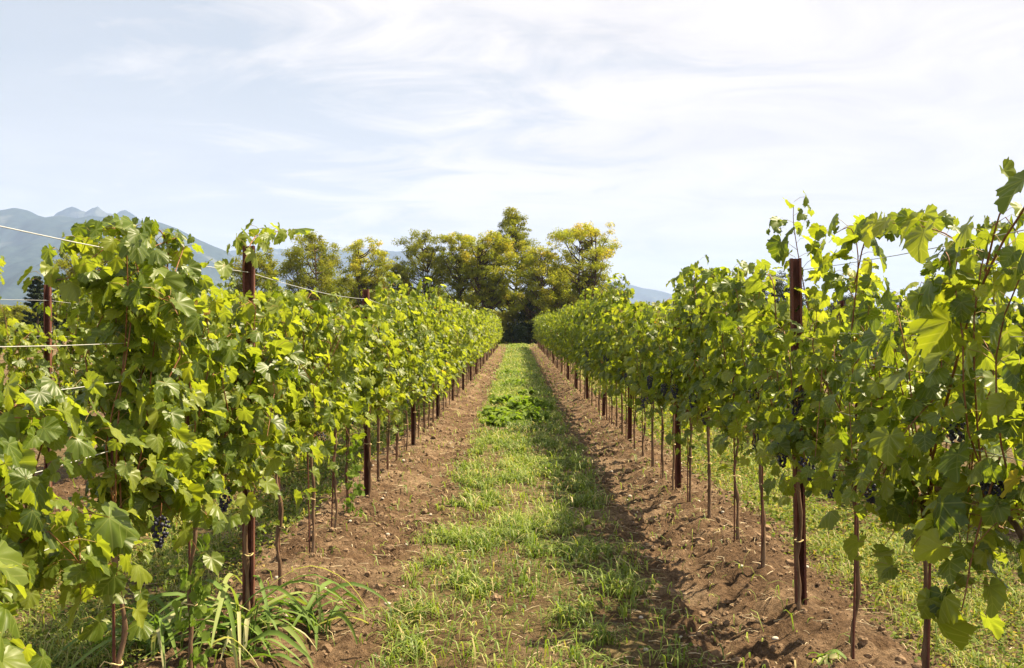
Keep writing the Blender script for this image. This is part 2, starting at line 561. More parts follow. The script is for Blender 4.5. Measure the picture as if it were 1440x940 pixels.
def put_leaves(g, L, r, fine=True, mi=0):
    """L: list of (attachment point, normal, tip direction, size, tone)"""
    if not L:
        return
    P = np.array([l[0] for l in L])
    N = unit(np.array([l[1] for l in L]))
    T = np.array([l[2] for l in L])
    T = unit(T - N * (T * N).sum(1, keepdims=True))
    S = np.cross(T, N)
    size = np.array([l[3] for l in L])
    tone = np.array([l[4] for l in L])
    T_ = FINE if fine else COARSE
    which = r.integers(0, len(T_), len(L))
    for w in range(len(T_)):
        k = np.where(which == w)[0]
        if not len(k):
            continue
        tv, tf, tuv = T_[w]
        V = P[k][:, None] + size[k][:, None, None] * (tv[None, :, 0:1] * S[k][:, None] + tv[None, :, 1:2] * T[k][:, None] + tv[None, :, 2:3] * N[k][:, None])
        nvp = len(tv)
        Fs = tf[None] + (np.arange(len(k)) * nvp)[:, None, None]
        g.add(V.reshape(-1, 3), Fs.reshape(-1, 3), mi, np.repeat(tone[k], nvp), np.tile(tuv, (len(k), 1)))


def strap(g, pts, w, mi=0, rnd=0.5):
    """thin three-sided petiole"""
    tube(g, pts, w, 3, mi, rnd, cap=False)


def shoot_leaves(gl, gc, r, path, L, fine, base_size, tip_size, rad=0.004, spacing=0.054, lateral=0.4, skip=0.0, both=0.5, bare=False):
    """leaves on petioles along one shoot, with short laterals; gl petioles go in the foliage, the shoot itself in the cane mesh"""
    seg = np.linalg.norm(np.diff(path, axis=0), axis=1)
    s = np.concatenate([[0], np.cumsum(seg)])
    n = max(2, int(s[-1] / spacing))
    at = np.linspace(skip, s[-1], n)
    pos = np.stack([np.interp(at, s, path[:, k]) for k in range(3)], -1)
    tan = unit(np.gradient(pos, axis=0))
    if gc is not None:
        tube(gc, path[::2] if len(path) > 8 else path, np.linspace(rad, rad * 0.45, len(path[::2] if len(path) > 8 else path)), 5, 0, 0.5, cap=False)
    sgn = 1 if r.random() < 0.5 else -1
    up = np.array([0, 0, 1.0])
    for i in range(n):
        sgn = -sgn
        f = i / max(n - 1, 1)
        size = (base_size * (1 - f) + tip_size * f) * min(r.lognormal(0, .24), 1.4)
        out = np.array([sgn * 1.0, r.normal(0, 0.55), 0])
        out /= np.linalg.norm(out)
        pet = out * 0.8 + up * r.uniform(-0.1, 0.6) + tan[i] * 0.2
        pet = pet / np.linalg.norm(pet) * size * r.uniform(0.5, 0.9)
        one_leaf(gl, r, pos[i], pos[i] + pet, out, size, L, fine)
        if r.random() < lateral * (1 - 0.4 * f):
            q = pos[i].copy()
            o2 = np.array([r.choice([-1, 1]) * 1.0, r.normal(0, 0.8), r.uniform(-0.4, 0.3)])
            o2 /= np.linalg.norm(o2)
            for k in range(r.integers(2, 4)):
                q = q + o2 * r.uniform(0.035, 0.075) + [0, 0, r.uniform(-0.03, 0.02)]
                s2 = size * r.uniform(0.45, 0.85)
                oo = o2 * 0.7 + np.array([r.normal(0, .5), r.normal(0, .5), 0])
                one_leaf(gl, r, q, q + (oo * 0.6 + up * 0.25) * s2 * 0.7, oo, s2, L, fine)


def one_leaf(gl, r, a, b, out, size, L, fine):
    up = np.array([0, 0, 1.0])
    nrm = out * 0.75 + up * r.uniform(0.05, 0.95) + r.normal(0, 0.38, 3)
    tip = out * r.uniform(0.0, 0.8) - up * r.uniform(0.45, 1.0) + r.normal(0, 0.38, 3)
    tone = np.clip(r.normal(0.42, 0.22), 0, 0.93)
    if r.random() < 0.006:
        tone, size = r.uniform(0.95, 1.0), size * .65
    L.append((b, nrm, tip, size, tone))
    if fine and gl is not None:
        m = (a + b) / 2 + np.array([0, 0, 0.012])
        strap(gl, np.array([a, m, b]), size * 0.012, 1)


def vine_meshes(seed, H=1.92, fine=True, extra=(), nshoots=10, low=0.63, bushy=1.0, span=(-.43, .43), lat=.62, wild=.12, zig=0.010, big=0.122):
    """trunk, canes and foliage of one grapevine in its own coordinates (x across the row, y along it)"""
    H -= 0.05
    r = RNG(seed)
    gt, gc, gl, L = Geo(), Geo(), Geo(), []
    # trunk with a swollen graft and a kink
    k = np.array([[0, 0, -0.06], [r.normal(0, .008), r.normal(0, .01), 0.14], [r.normal(0, zig), r.normal(0, zig), 0.30],
                  [r.normal(0, zig), r.normal(0, zig), 0.5], [r.normal(0, zig), r.normal(0, zig), 0.70], [r.normal(0, .02), 0, 0.90]])
    p = bezier(k, 26)
    z = p[:, 2]
    rad = 0.0125 + 0.004 * np.clip(0.2 - z, 0, 1) / 0.2 + 0.011 * np.exp(-((z - r.uniform(0.24, 0.4)) / 0.03) ** 2) + 0.006 * np.clip((z - 0.75) / 0.15, 0, 1)
    rad = rad * (1 + 0.24 * (r.random(len(z)) - 0.5) * 2) * r.uniform(0.72, 0.95)
    tube(gt, p, rad, 8)
    head = p[-1]
    for sg in (-1, 1):
        c = bezier([head - [0, 0, .05], head + [r.normal(0, .02), sg * .14, .05], head + [r.normal(0, .02), sg * .43, .03]], 9)
        tube(gt, c, np.linspace(0.012, 0.007, 9), 6)
    # shoots
    for i in range(nshoots):
        y0 = span[0] + (span[1] - span[0]) * (i + r.uniform(0.1, 0.9)) / nshoots
        top = H + r.normal(0, 0.06) + (r.uniform(.08, .26) if r.random() < wild else 0)
        x1 = r.normal(0, 0.085)
        pts = [[r.normal(0, 0.015), y0, 0.94], [x1 * 0.5 + r.normal(0, .03), y0 + r.normal(0, .05), 0.94 + (top - .94) * .33],
               [x1 + r.normal(0, .03), y0 + r.normal(0, .09), 0.94 + (top - .94) * .70], [x1 * 1.2 + r.normal(0, .05), y0 + r.normal(0, .13), top]]
        mode = r.random()
        if mode < 0.62:                           # tip arches over
            d = r.choice([-1, 1])
            pts.append([pts[-1][0] + d * r.uniform(.05, .18), pts[-1][1] + r.normal(0, .14), top - r.uniform(0.0, .14)])
        elif mode < 0.74:                          # shoot leaves the wires and hangs outward
            d = r.choice([-1, 1])
            pts[3] = [d * r.uniform(.16, .26), y0 + r.normal(0, .2), top - 0.35]
            pts.append([d * r.uniform(.22, .33), y0 + r.normal(0, .25), top - 0.75])
        shoot_leaves(gl, gc, r, bezier(pts, 18), L, fine, big, 0.085, lateral=lat * bushy)
    # drooping basal growth hides the cordon
    for i in range(int(7 * bushy)):
        d = r.choice([-1, 1])
        y0 = r.uniform(-.45, .45)
        z0 = r.uniform(.85, 1.0)
        zb = max(low, r.normal(low + 0.12, 0.12))
        pts = [[d * .02, y0, z0], [d * r.uniform(.07, .14), y0 + r.normal(0, .06), z0 + r.uniform(0, .05)], [d * r.uniform(.13, .24), y0 + r.normal(0, .12), zb]]
        shoot_leaves(gl, gc, r, bezier(pts, 10), L, fine, big * 1.05, big * 0.75, rad=0.003, spacing=0.07, lateral=0.45)
    for e in extra:                               # shoots seen one by one in the photograph
        e = dict(e)
        path = bezier(np.array(e.pop('pts')), 22)
        shoot_leaves(gl, gc, r, path, L, fine, **{**dict(base_size=.13, tip_size=.07, lateral=.3, spacing=0.06), **e})
    put_leaves(gl, L, r, fine)
    return (gt.mesh('trunk', [M['bark']]), gc.mesh('cane', [M['cane']]), gl.mesh('foliage', [M['leaf'], M['petiole']]))


def bunch_mesh(seed):
    r = RNG(seed)
    g = Geo()
    n = 58
    # low sphere
    nu, nw = 8, 5
    th = np.arange(nu) * 2 * math.pi / nu
    ph = np.linspace(0, math.pi, nw + 1)[1:-1]
    sv = np.concatenate([[[0, 0, 1]], np.stack([np.sin(ph)[:, None] * np.cos(th), np.sin(ph)[:, None] * np.sin(th), np.cos(ph)[:, None] + 0 * th], -1).reshape(-1, 3), [[0, 0, -1]]])
    fs = []
    k = np.arange(nu)
    kn = (k + 1) % nu
    tri = np.concatenate([np.stack([np.zeros(nu, int), 1 + k, 1 + kn], -1), np.stack([np.full(nu, len(sv) - 1), 1 + (nw - 2) * nu + kn, 1 + (nw - 2) * nu + k], -1)])
    quad = np.concatenate([np.stack([1 + i * nu + k, 1 + (i + 1) * nu + k, 1 + (i + 1) * nu + kn, 1 + i * nu + kn], -1) for i in range(nw - 2)])
    ln = r.uniform(.11, .15)
    for i in range(n):
        f = (i + .5) / n
        rad = (0.036 * (1 - f) ** 0.7 + 0.008) * (1 if f > 0.12 else 0.6)
        a = i * 2.4 + r.normal(0, .3)
        rr = rad * math.sqrt(r.uniform(0.35, 1))
        c = np.array([rr * math.cos(a), rr * math.sin(a), -0.03 - f * ln])
        v = sv * r.uniform(.0052, .0092) + c
        g.add(v, tri, 0, r.random())
        g.f[4].append(quad + g.nv - len(v))
        g.m[4].append(np.zeros(len(quad)))
    tube(g, [[0, 0, 0.02], [.003, 0, -.03], [0, 0, -.09]], .0025, 4, 1)
    return g.mesh('grape_bunch', [M['grape'], M['cane']])


BUNCH = [bunch_mesh(i) for i in range(4)]


def tie_mesh():
    g = Geo()
    a = np.linspace(0, 2 * math.pi, 15)
    tube(g, np.stack([0.021 * np.cos(a), 0.024 * np.sin(a) - 0.004, 0.004 * np.sin(a * 2)], -1), .0035, 5)
    tube(g, [[.02, -.01, 0], [.04, -.02, .008], [.055, -.025, -.012]], .0025, 4)
    return g.mesh('tie', [M['tie']])


TIE = tie_mesh()


def stake_mesh():
    g = Geo()
    tube(g, [[0, 0, -.15], [0.003, 0, .5], [0, 0.002, 1.25]], .0055, 6)
    return g.mesh('vine_stake', [M['rust']])


STAKE = stake_mesh()

# ------------------------------------------------------------------ the rows
SP, PER = 0.86, 5                 # vine spacing, vines from post to post
ORD = ['zeroth', 'first', 'second', 'third', 'fourth', 'fifth', 'sixth', 'seventh', 'eighth', 'ninth', 'tenth', 'eleventh', 'twelfth', 'thirteenth',
       'fourteenth', 'fifteenth', 'sixteenth', 'seventeenth', 'eighteenth', 'nineteenth', 'twentieth']
ROWNAME = {'L': 'mountain-side row', 'R': 'row opposite the mountain', 'LL': 'second row back towards the mountain', 'RR': 'second row back away from the mountain'}
FIRST_POST = {'L': 5.40, 'R': 5.66, 'LL': 9.55, 'RR': 10.0}


def at(px, py, d):
    """world point seen at a photo pixel at depth d"""
    return np.array([(px - VX) / F * d, d, CAMZ - (py - VY) / F * d])


def local(row, y, pts):
    """points (photo x, photo y, depth) -> coordinates of the vine at depth y in a row"""
    return [list(at(*q) - np.array([ROWS[row], y, float(ground_h(ROWS[row], y))])) for q in pts]


# what sets the vines in front apart: height, custom shoots, label
SPECIAL = {
    ('L', -3): dict(H=1.42, big=.12, nshoots=7, span=(-.45, .2), label='low grapevine with large drooping leaves, its head well below the top wire'),
    ('L', -2): dict(H=1.88, big=.105, nshoots=10, span=(-.05, .45), extra=[dict(pts=[(205, 420, 3.95), (212, 350, 3.98), (180, 322, 3.9), (150, 322, 3.8), (122, 338, 3.65)], base_size=.105, tip_size=.09, lateral=.9, spacing=.04),
                                            dict(pts=[(232, 430, 4.2), (240, 350, 4.2), (222, 318, 4.15), (196, 328, 4.05)], base_size=.105, tip_size=.085, lateral=.8, spacing=.042),
                                            dict(pts=[(205, 420, 3.9), (190, 350, 3.9), (165, 335, 3.8), (140, 345, 3.75)], base_size=.12, tip_size=.09, lateral=.5, spacing=.05)],
                    label='grapevine whose shoots fold over the top wire in front of the mountain'),
    ('L', -1): dict(H=1.76, big=.104, nshoots=11, label='grapevine with trunk wrapped in climbing weed above the broad-leaved grass tufts'),
    ('L', 0): dict(H=1.78, extra=[dict(pts=[(330, 380, 5.3), (345, 340, 5.4), (368, 326, 5.7), (392, 332, 6.0)], base_size=.12, tip_size=.10, lateral=.3, spacing=.055)],
                   label='grapevine tied to the first mountain-side post, one shoot waving above it'),
    ('L', 1): dict(H=1.80), ('L', 2): dict(H=1.80), ('L', 3): dict(H=1.70), ('L', 4): dict(H=1.66), ('L', 5): dict(H=1.72), ('L', 6): dict(H=1.82),
    ('L', 8): dict(H=2.02), ('L', 9): dict(H=2.08), ('L', 7): dict(H=1.86),
    ('LL', 0): dict(H=1.45, nshoots=6), ('LL', -1): dict(H=1.62, nshoots=8),
    ('R', -3): dict(H=1.86, big=.115, nshoots=8, label='grapevine cut off by the picture edge, huge leaves hanging low with dark grapes',
                    extra=[dict(pts=[(1400, 640, 3.2), (1365, 760, 3.15), (1352, 830, 3.1), (1345, 860, 3.1)], base_size=.14, tip_size=.12, lateral=.3, spacing=.07)]),
    ('R', -2): dict(H=1.66, big=.108, nshoots=8, label='grapevine with long reddish cane slanting up towards the picture edge, many dark grapes',
                    extra=[dict(pts=[(1290, 690, 3.95), (1316, 590, 3.75), (1345, 470, 3.5), (1388, 360, 3.25), (1430, 290, 3.1), (1466, 225, 2.98)], base_size=.14, tip_size=.14, lateral=.1, spacing=.10, rad=.0065),
                           dict(pts=[(1330, 400, 3.7), (1335, 340, 3.7), (1290, 318, 3.95), (1240, 312, 4.2)], base_size=.12, tip_size=.10, lateral=.5, spacing=.055),
                           dict(pts=[(1375, 380, 3.3), (1395, 300, 3.2), (1415, 262, 3.15)], base_size=.14, tip_size=.11, lateral=.3, spacing=.07)]),
    ('R', -1): dict(H=1.74, big=.105, nshoots=8, label='grapevine with a high leafy shoot bridging a gap of sky, thin rod beside trunk',
                    extra=[dict(pts=[(1190, 470, 4.85), (1200, 370, 4.85), (1190, 322, 4.9), (1165, 330, 5.0)], base_size=.12, tip_size=.10, lateral=.5, spacing=.05),
                           dict(pts=[(1195, 400, 4.8), (1215, 325, 4.7), (1255, 312, 4.5), (1290, 322, 4.3)], base_size=.12, tip_size=.10, lateral=.5, spacing=.05)]),
    ('R', 0): dict(H=1.62, big=.108, nshoots=8, label='grapevine climbing the first post opposite the mountain, its tip a leafy plume',
                   extra=[dict(pts=[(1142, 440, 5.72), (1130, 376, 5.74), (1121, 318, 5.72), (1121, 286, 5.7)], base_size=.12, tip_size=.09, lateral=.9, spacing=.036),
                          dict(pts=[(1096, 450, 5.9), (1092, 400, 5.95), (1082, 388, 6.05), (1074, 402, 6.1)], base_size=.12, tip_size=.09, lateral=.5, spacing=.055)]),
    ('R', 1): dict(H=1.66, nshoots=9), ('R', 2): dict(H=2.00), ('R', 3): dict(H=2.06), ('R', 4): dict(H=1.90), ('R', 5): dict(H=1.80), ('R', 6): dict(H=1.78), ('R', 7): dict(H=1.80),
    ('R', 8): dict(H=1.88), ('R', 9): dict(H=1.90),
}

VARIANTS = [vine_meshes(900 + i, H=1.80 + 0.04 * ((i * 7) % 10), fine=(i < 5), nshoots=(10, 8, 11, 7, 9, 10, 6, 9, 11, 8)[i], lat=(.6, .5, .7, .45, .6)[i % 5]) for i in range(10)]


def post_label(k, row):
    return f'{ORD[k]} rusty steel post along the {ROWNAME[row]}'


def vine_label(row, i):
    k, j = i // PER, i % PER
    if i < 0:
        return f'{ORD[-i]} grapevine before the first rusty post of the {ROWNAME[row]}'
    if j == 0:
        return f'grapevine tied beside the {ORD[k + 1]} rusty post of the {ROWNAME[row]}'
    return f'{ORD[j]} grapevine beyond the {ORD[k + 1]} rusty post of the {ROWNAME[row]}'


def build_vine(row, i, variant_only=False):
    r = RNG(abs(hash((ROWS[row], i))) % (2 ** 31))
    x = ROWS[row] + r.normal(0, 0.012) + ((-.045 if ROWS[row] > 0 else .045) if i % PER == 0 else 0)
    y = FIRST_POST[row] + SP * i + (0 if i in (-3, -2, -1) else r.normal(0, 0.04)) - (0.05 if i % PER == 0 else 0)
    sp = SPECIAL.get((row, i))
    z = float(ground_h(x, y))
    root = empty('grapevine', (x, y, z))
    lab = (sp or {}).get('label') or vine_label(row, i)
    tag(root, lab, 'grapevine', 'grapevines on the trellis')
    if sp is not None:
        a = dict(H=sp.get('H', 1.9), big=sp.get('big', .108), nshoots=sp.get('nshoots', 10), span=sp.get('span', (-.43, .43)), lat=1.2 if row == 'L' else .68, wild=0.0 if (row == 'L' and i < 3) or row == 'LL' else .12)
        ex = []
        for e in sp.get('extra', ()):
            e = dict(e)
            e['pts'] = local(row, y, e['pts'])
            ex.append(e)
        ms = vine_meshes(5000 + i * 7 + {'L': 0, 'R': 300, 'LL': 600, 'RR': 900}[row], extra=ex, **a)
    else:
        n = len(VARIANTS)
        ms = VARIANTS[int(r.integers(0, 5))] if (y < 26 or variant_only) else VARIANTS[int(r.integers(0, n))]
        root.rotation_euler.z = math.pi * int(r.integers(0, 2)) + r.normal(0, 0.05)
        root.scale = (r.uniform(.9, 1.1), r.uniform(.95, 1.08), (0.955 + 0.17 * fbm(y * .16 + (3 if row == 'L' else 40), 1.5, 3)) * r.uniform(.97, 1.03))
    link('trunk', ms[0], root)
    if y < 40:
        link('cane', ms[1], root)
    link('foliage', ms[2], root)
    if y < 22:
        for b in range(int(r.integers(3, 6)) if row == 'R' else int(r.integers(0, 2))):
            o = link('grape_bunch', BUNCH[int(r.integers(0, 4))], root)
            o.location = (r.normal(-.07 if row == 'R' else .06, .08), r.uniform(-.4, .4), r.uniform(.88, 1.28) if row == 'R' else r.uniform(.82, 1.0))
            o.rotation_euler = (r.normal(0, .12), r.normal(0, .12), r.uniform(0, 6))
        if row in ('L', 'R'):
            o = link('tie', TIE, root)
            o.location = (0, 0, r.uniform(.38, .55))
            o.rotation_euler.z = r.uniform(0, 6)
    if y < 20 and row in ('L', 'R') and i % PER != 0:
        s = link('vine_stake', STAKE)
        s.location = (x - 0.018 + r.normal(0, .006), y + r.uniform(-.02, .02), z)
        s.rotation_euler = (r.normal(0, .012), r.normal(0, .012), 0)
        base = vine_label(row, i).replace('grapevine', 'vine').replace('rusty post of the', 'post of the')
        tag(s, 'thin rod propping ' + base.replace('beyond the', 'beyond').replace('before the', 'before'), 'vine stake', 'thin rods propping the vines')
    return root


ROW_END = 76.0
for row in ('L', 'R'):
    i = -3
    while FIRST_POST[row] + SP * i < ROW_END:
        build_vine(row, i)
        i += 1
for row, a, b in (('LL', -3, 40), ('RR', -3, 44)):
    for i in range(a, b):
        build_vine(row, i, True)


def post_mesh():
    """open steel channel: web, two flanges with turned-in lips"""
    g = Geo()
    w, d, t, lip, z0, z1 = .060, .042, .003, .012, -.25, 2.0
    o = [(-w / 2 + lip, -d / 2), (-w / 2, -d / 2), (-w / 2, d / 2), (w / 2, d / 2), (w / 2, -d / 2), (w / 2 - lip, -d / 2)]
    i = [(-w / 2 + lip, -d / 2 + t), (-w / 2 + t, -d / 2 + t), (-w / 2 + t, d / 2 - t), (w / 2 - t, d / 2 - t), (w / 2 - t, -d / 2 + t), (w / 2 - lip, -d / 2 + t)]
    prof = np.array(o + i[::-1])
    n = len(prof)
    zs = np.linspace(z0, z1, 12)
    V = np.concatenate([np.c_[prof, np.full(n, z)] for z in zs])
    k = np.arange(n)
    f = np.concatenate([np.stack([a * n + k, a * n + (k + 1) % n, (a + 1) * n + (k + 1) % n, (a + 1) * n + k], -1) for a in range(len(zs) - 1)])
    g.add(V, f)
    m = len(o)
    for e in (0, (len(zs) - 1) * n):
        q = np.array([[e + a, e + a + 1, e + n - 2 - a, e + n - 1 - a] for a in range(m - 1)])
        g.f[4].append(q)
        g.m[4].append(np.zeros(len(q)))
    return g.mesh('channel', [M['rust']], smooth=False)


def hook_mesh():
    g = Geo()
    tube(g, [[-.033, -.012, 0], [-.041, -.014, .004], [-.044, -.005, .011], [-.038, .004, .012], [-.031, .006, .006]], .0022, 5)
    tube(g, [[.033, -.012, 0], [.041, -.014, .004], [.044, -.005, .011], [.038, .004, .012], [.031, .006, .006]], .0022, 5)
    return g.mesh('wire_hook', [M['wire']])


POST, HOOK = post_mesh(), hook_mesh()
WIRES = [0.93, 1.17, 1.42, 1.56, 1.90]
for row in ('L', 'R', 'LL', 'RR'):
    k = 0
    while True:
        y = FIRST_POST[row] + SP * PER * k
        if y > (ROW_END + 1 if row in ('L', 'R') else 42):
            break
        r = RNG(4000 + k * 3 + len(row) * 100 + (row[0] == 'R') * 50)
        x = ROWS[row] + 0.012
        root = empty('vineyard_post', (x, y, float(ground_h(x, y))))
        root.rotation_euler = (r.normal(0, .012), r.normal(0, .012), r.normal(0, .06))
        root.scale.z = 0.985 if row == 'R' else 1.02
        tag(root, post_label(k + 1, row), 'vineyard post', 'rusty steel posts holding the trellis wires')
        link('channel', POST, root)
        if y < 24:
            for zz in WIRES:
                link('wire_hook', HOOK, root).location = (0, 0, zz - .01)
        k += 1

HT = ['lowest', 'second lowest', 'middle', 'second highest', 'topmost']
for row in ('L', 'R', 'LL', 'RR'):
    for q, zz in enumerate(WIRES):
        if row in ('LL', 'RR') and q not in (3, 4):
            continue
        g = Geo()
        y0 = FIRST_POST[row] - SP * PER
        y1 = ROW_END if row in ('L', 'R') else 40
        ys = np.arange(y0, y1, SP * PER / 6)
        ph = (ys - y0) / (SP * PER) % 1
        gz = np.array([float(ground_h(ROWS[row], FIRST_POST[row])) for _ in ys])
        side = (-.014 if q % 2 else .014)
        tube(g, np.stack([np.full(len(ys), ROWS[row] + side), ys, gz + zz - 0.03 * 4 * ph * (1 - ph)], -1), (.0016 if q != 4 else .0019), 5)
        o = g.obj('trellis_wire', [M['wire']])
        tag(o, f'{HT[q]} pale steel wire stretched along the {ROWNAME[row]}', 'trellis wire', 'steel wires strung between the posts')

# ------------------------------------------------------------------ trees
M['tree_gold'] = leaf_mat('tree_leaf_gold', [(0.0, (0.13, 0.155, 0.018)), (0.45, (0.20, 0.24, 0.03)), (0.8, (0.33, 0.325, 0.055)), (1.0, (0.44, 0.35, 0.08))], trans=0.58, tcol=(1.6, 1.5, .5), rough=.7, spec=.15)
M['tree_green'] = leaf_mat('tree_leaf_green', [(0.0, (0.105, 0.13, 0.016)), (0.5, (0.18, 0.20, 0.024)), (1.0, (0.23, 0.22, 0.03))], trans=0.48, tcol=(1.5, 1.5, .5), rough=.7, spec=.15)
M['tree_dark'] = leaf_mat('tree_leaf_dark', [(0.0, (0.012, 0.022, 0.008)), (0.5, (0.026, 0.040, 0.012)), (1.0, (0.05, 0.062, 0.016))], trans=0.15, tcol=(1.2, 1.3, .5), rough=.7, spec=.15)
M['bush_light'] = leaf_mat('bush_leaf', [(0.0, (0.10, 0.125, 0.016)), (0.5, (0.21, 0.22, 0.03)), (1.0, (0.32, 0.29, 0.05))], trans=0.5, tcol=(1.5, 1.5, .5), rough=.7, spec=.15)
M['tree_bark'] = simple_mat('tree_bark', [(0.3, (0.035, 0.024, 0.015)), (0.7, (0.11, 0.08, 0.055))], 0.95, 6, 0.1, 0.6, 14, stretch=(1, 1, .2))


def rhombs(g, P, N, T, ln, wd, mi, tone):
    N = unit(N)
    T = unit(T - N * (T * N).sum(1, keepdims=True))
    S = np.cross(N, T)
    ln, wd = ln[:, None], wd[:, None]
    V = np.stack([P - T * ln * .5, P + S * wd * .5 - T * ln * .05, P + T * ln * .5, P - S * wd * .5 - T * ln * .05], 1)
    n = len(P)
    f = np.arange(4 * n).reshape(n, 4)
    g.add(V.reshape(-1, 3), f, mi, np.repeat(tone, 4))


def clump(g, r, c, rad, n, leaf, tone, flat=0.7, mi=0):
    d = unit(r.normal(0, 1, (n, 3)))
    q = rad * r.random((n, 1)) ** 0.45 * d * [1, 1, flat]
    P = c + q
    N = d * 0.6 + r.normal(0, .6, (n, 3)) + [0, 0, .55]
    T = d * [1, 1, .3] + r.normal(0, .5, (n, 3)) + [0, 0, -.35]
    rhombs(g, P, N, T, leaf * r.uniform(.7, 1.4, n), leaf * .45 * r.uniform(.7, 1.3, n), mi, np.clip(tone + r.normal(0, .13, n), 0, 1))


def tree(label, px, top, w, d, kind, seed, crown_low=0.32, shape='round', stems=1, group='trees at the end of the vineyard', name='tree', dens=1.0, leaf=.19, gaps=1.0, ivy=False):
    r = RNG(seed)
    base = at(px, VY, d)
    gz = float(ground_h(base[0], d))
    H = CAMZ + (VY - top) / F * d - gz
    W = w / F * d
    root = empty(name, (base[0], d, gz))
    tag(root, label, 'tree', group)
    gt, gl = Geo(), Geo()
    zc0 = H * crown_low
    nclump = int(64 * dens + W * 7)
    cl = []
    tries = 0
    while len(cl) < nclump and tries < 4000:
        tries += 1
        f = r.random()
        if shape == 'cone':
            env = (1 - f) ** 0.58 * (0.55 + 0.45 * min(1, f / 0.15)) + 0.04
        elif shape == 'vase':
            env = (0.35 + 0.65 * min(1, f / .55)) * math.sqrt(max(0, 1 - max(0, (f - .55) / .47) ** 2.2))
        else:
            env = math.sqrt(max(0.02, 1 - (2 * f - 0.9) ** 2 / 1.25))
        a = r.uniform(0, 2 * math.pi)
        lop = 1 + 0.25 * math.sin(a * 2 + seed) + 0.18 * math.sin(a * 3 + f * 9 + seed)
        rr = W / 2 * env * lop * (r.random() ** 0.38)
        c = np.array([rr * math.cos(a), rr * math.sin(a), zc0 + f * (H - zc0)])
        cr = (0.42 + 0.55 * r.random()) * (0.55 + 0.06 * W) * gaps
        if all(np.linalg.norm((c - o[0]) * [1, 1, 1.3]) > 0.52 * (cr + o[1]) * 0.75 for o in cl):
            cl.append((c, cr, f))
    lean = r.normal(0, .03 * H, 2)
    stemtops = []
    for s in range(stems):
        off = np.array([r.normal(0, .25), r.normal(0, .25), 0]) * (stems > 1)
        sp = off * (3.5 if stems > 1 else 1) + np.array([*lean, 0])
        tp = bezier([off + [0, 0, -.3], off + sp * .25 + [0, 0, H * .25], off + sp * .7 + [r.normal(0, .2), r.normal(0, .2), H * .55], sp + [0, 0, H * .9]], 16)
        r0 = (0.012 * H + .05) * (0.75 if stems > 1 else 1)
        tube(gt, tp, np.linspace(r0, .03, 16), 7)
        stemtops.append(tp)
    for c, cr, f in cl:
        if r.random() < 0.75:
            tp = stemtops[int(r.integers(0, stems))]
            zz = np.clip(c[2] - abs(r.normal(.9, .5)) - np.hypot(c[0], c[1]) * .45, H * crown_low * .75, H * .85)
            s0 = np.array([np.interp(zz, tp[:, 2], tp[:, k]) for k in range(3)])
            mid = (s0 + c) / 2 + [0, 0, -.12 * np.linalg.norm(c - s0)]
            tube(gt, bezier([s0, mid, c], 7), np.linspace(.018 * H * .35 + .01, .012, 7), 4, cap=False)
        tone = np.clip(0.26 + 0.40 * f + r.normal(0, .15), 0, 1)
        n = int(270 * cr ** 2 * (1.0 / (leaf / .24) ** 2) * 1.15) + 30
        sub = 3
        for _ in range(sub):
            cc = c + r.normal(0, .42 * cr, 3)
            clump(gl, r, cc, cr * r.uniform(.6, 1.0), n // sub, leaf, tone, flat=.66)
    gt.obj('trunk', [M['tree_bark']], root)
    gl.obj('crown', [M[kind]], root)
    if ivy:
        gi = Geo()
        tp = stemtops[0]
        for z in np.arange(0.2, H * .55, .25):
            c = np.array([np.interp(z, tp[:, 2], tp[:, k]) for k in range(3)])
            clump(gi, r, c, .42, 70, .17, .4, flat=1)
        gi.obj('ivy', [M['tree_dark']], root)
    return root


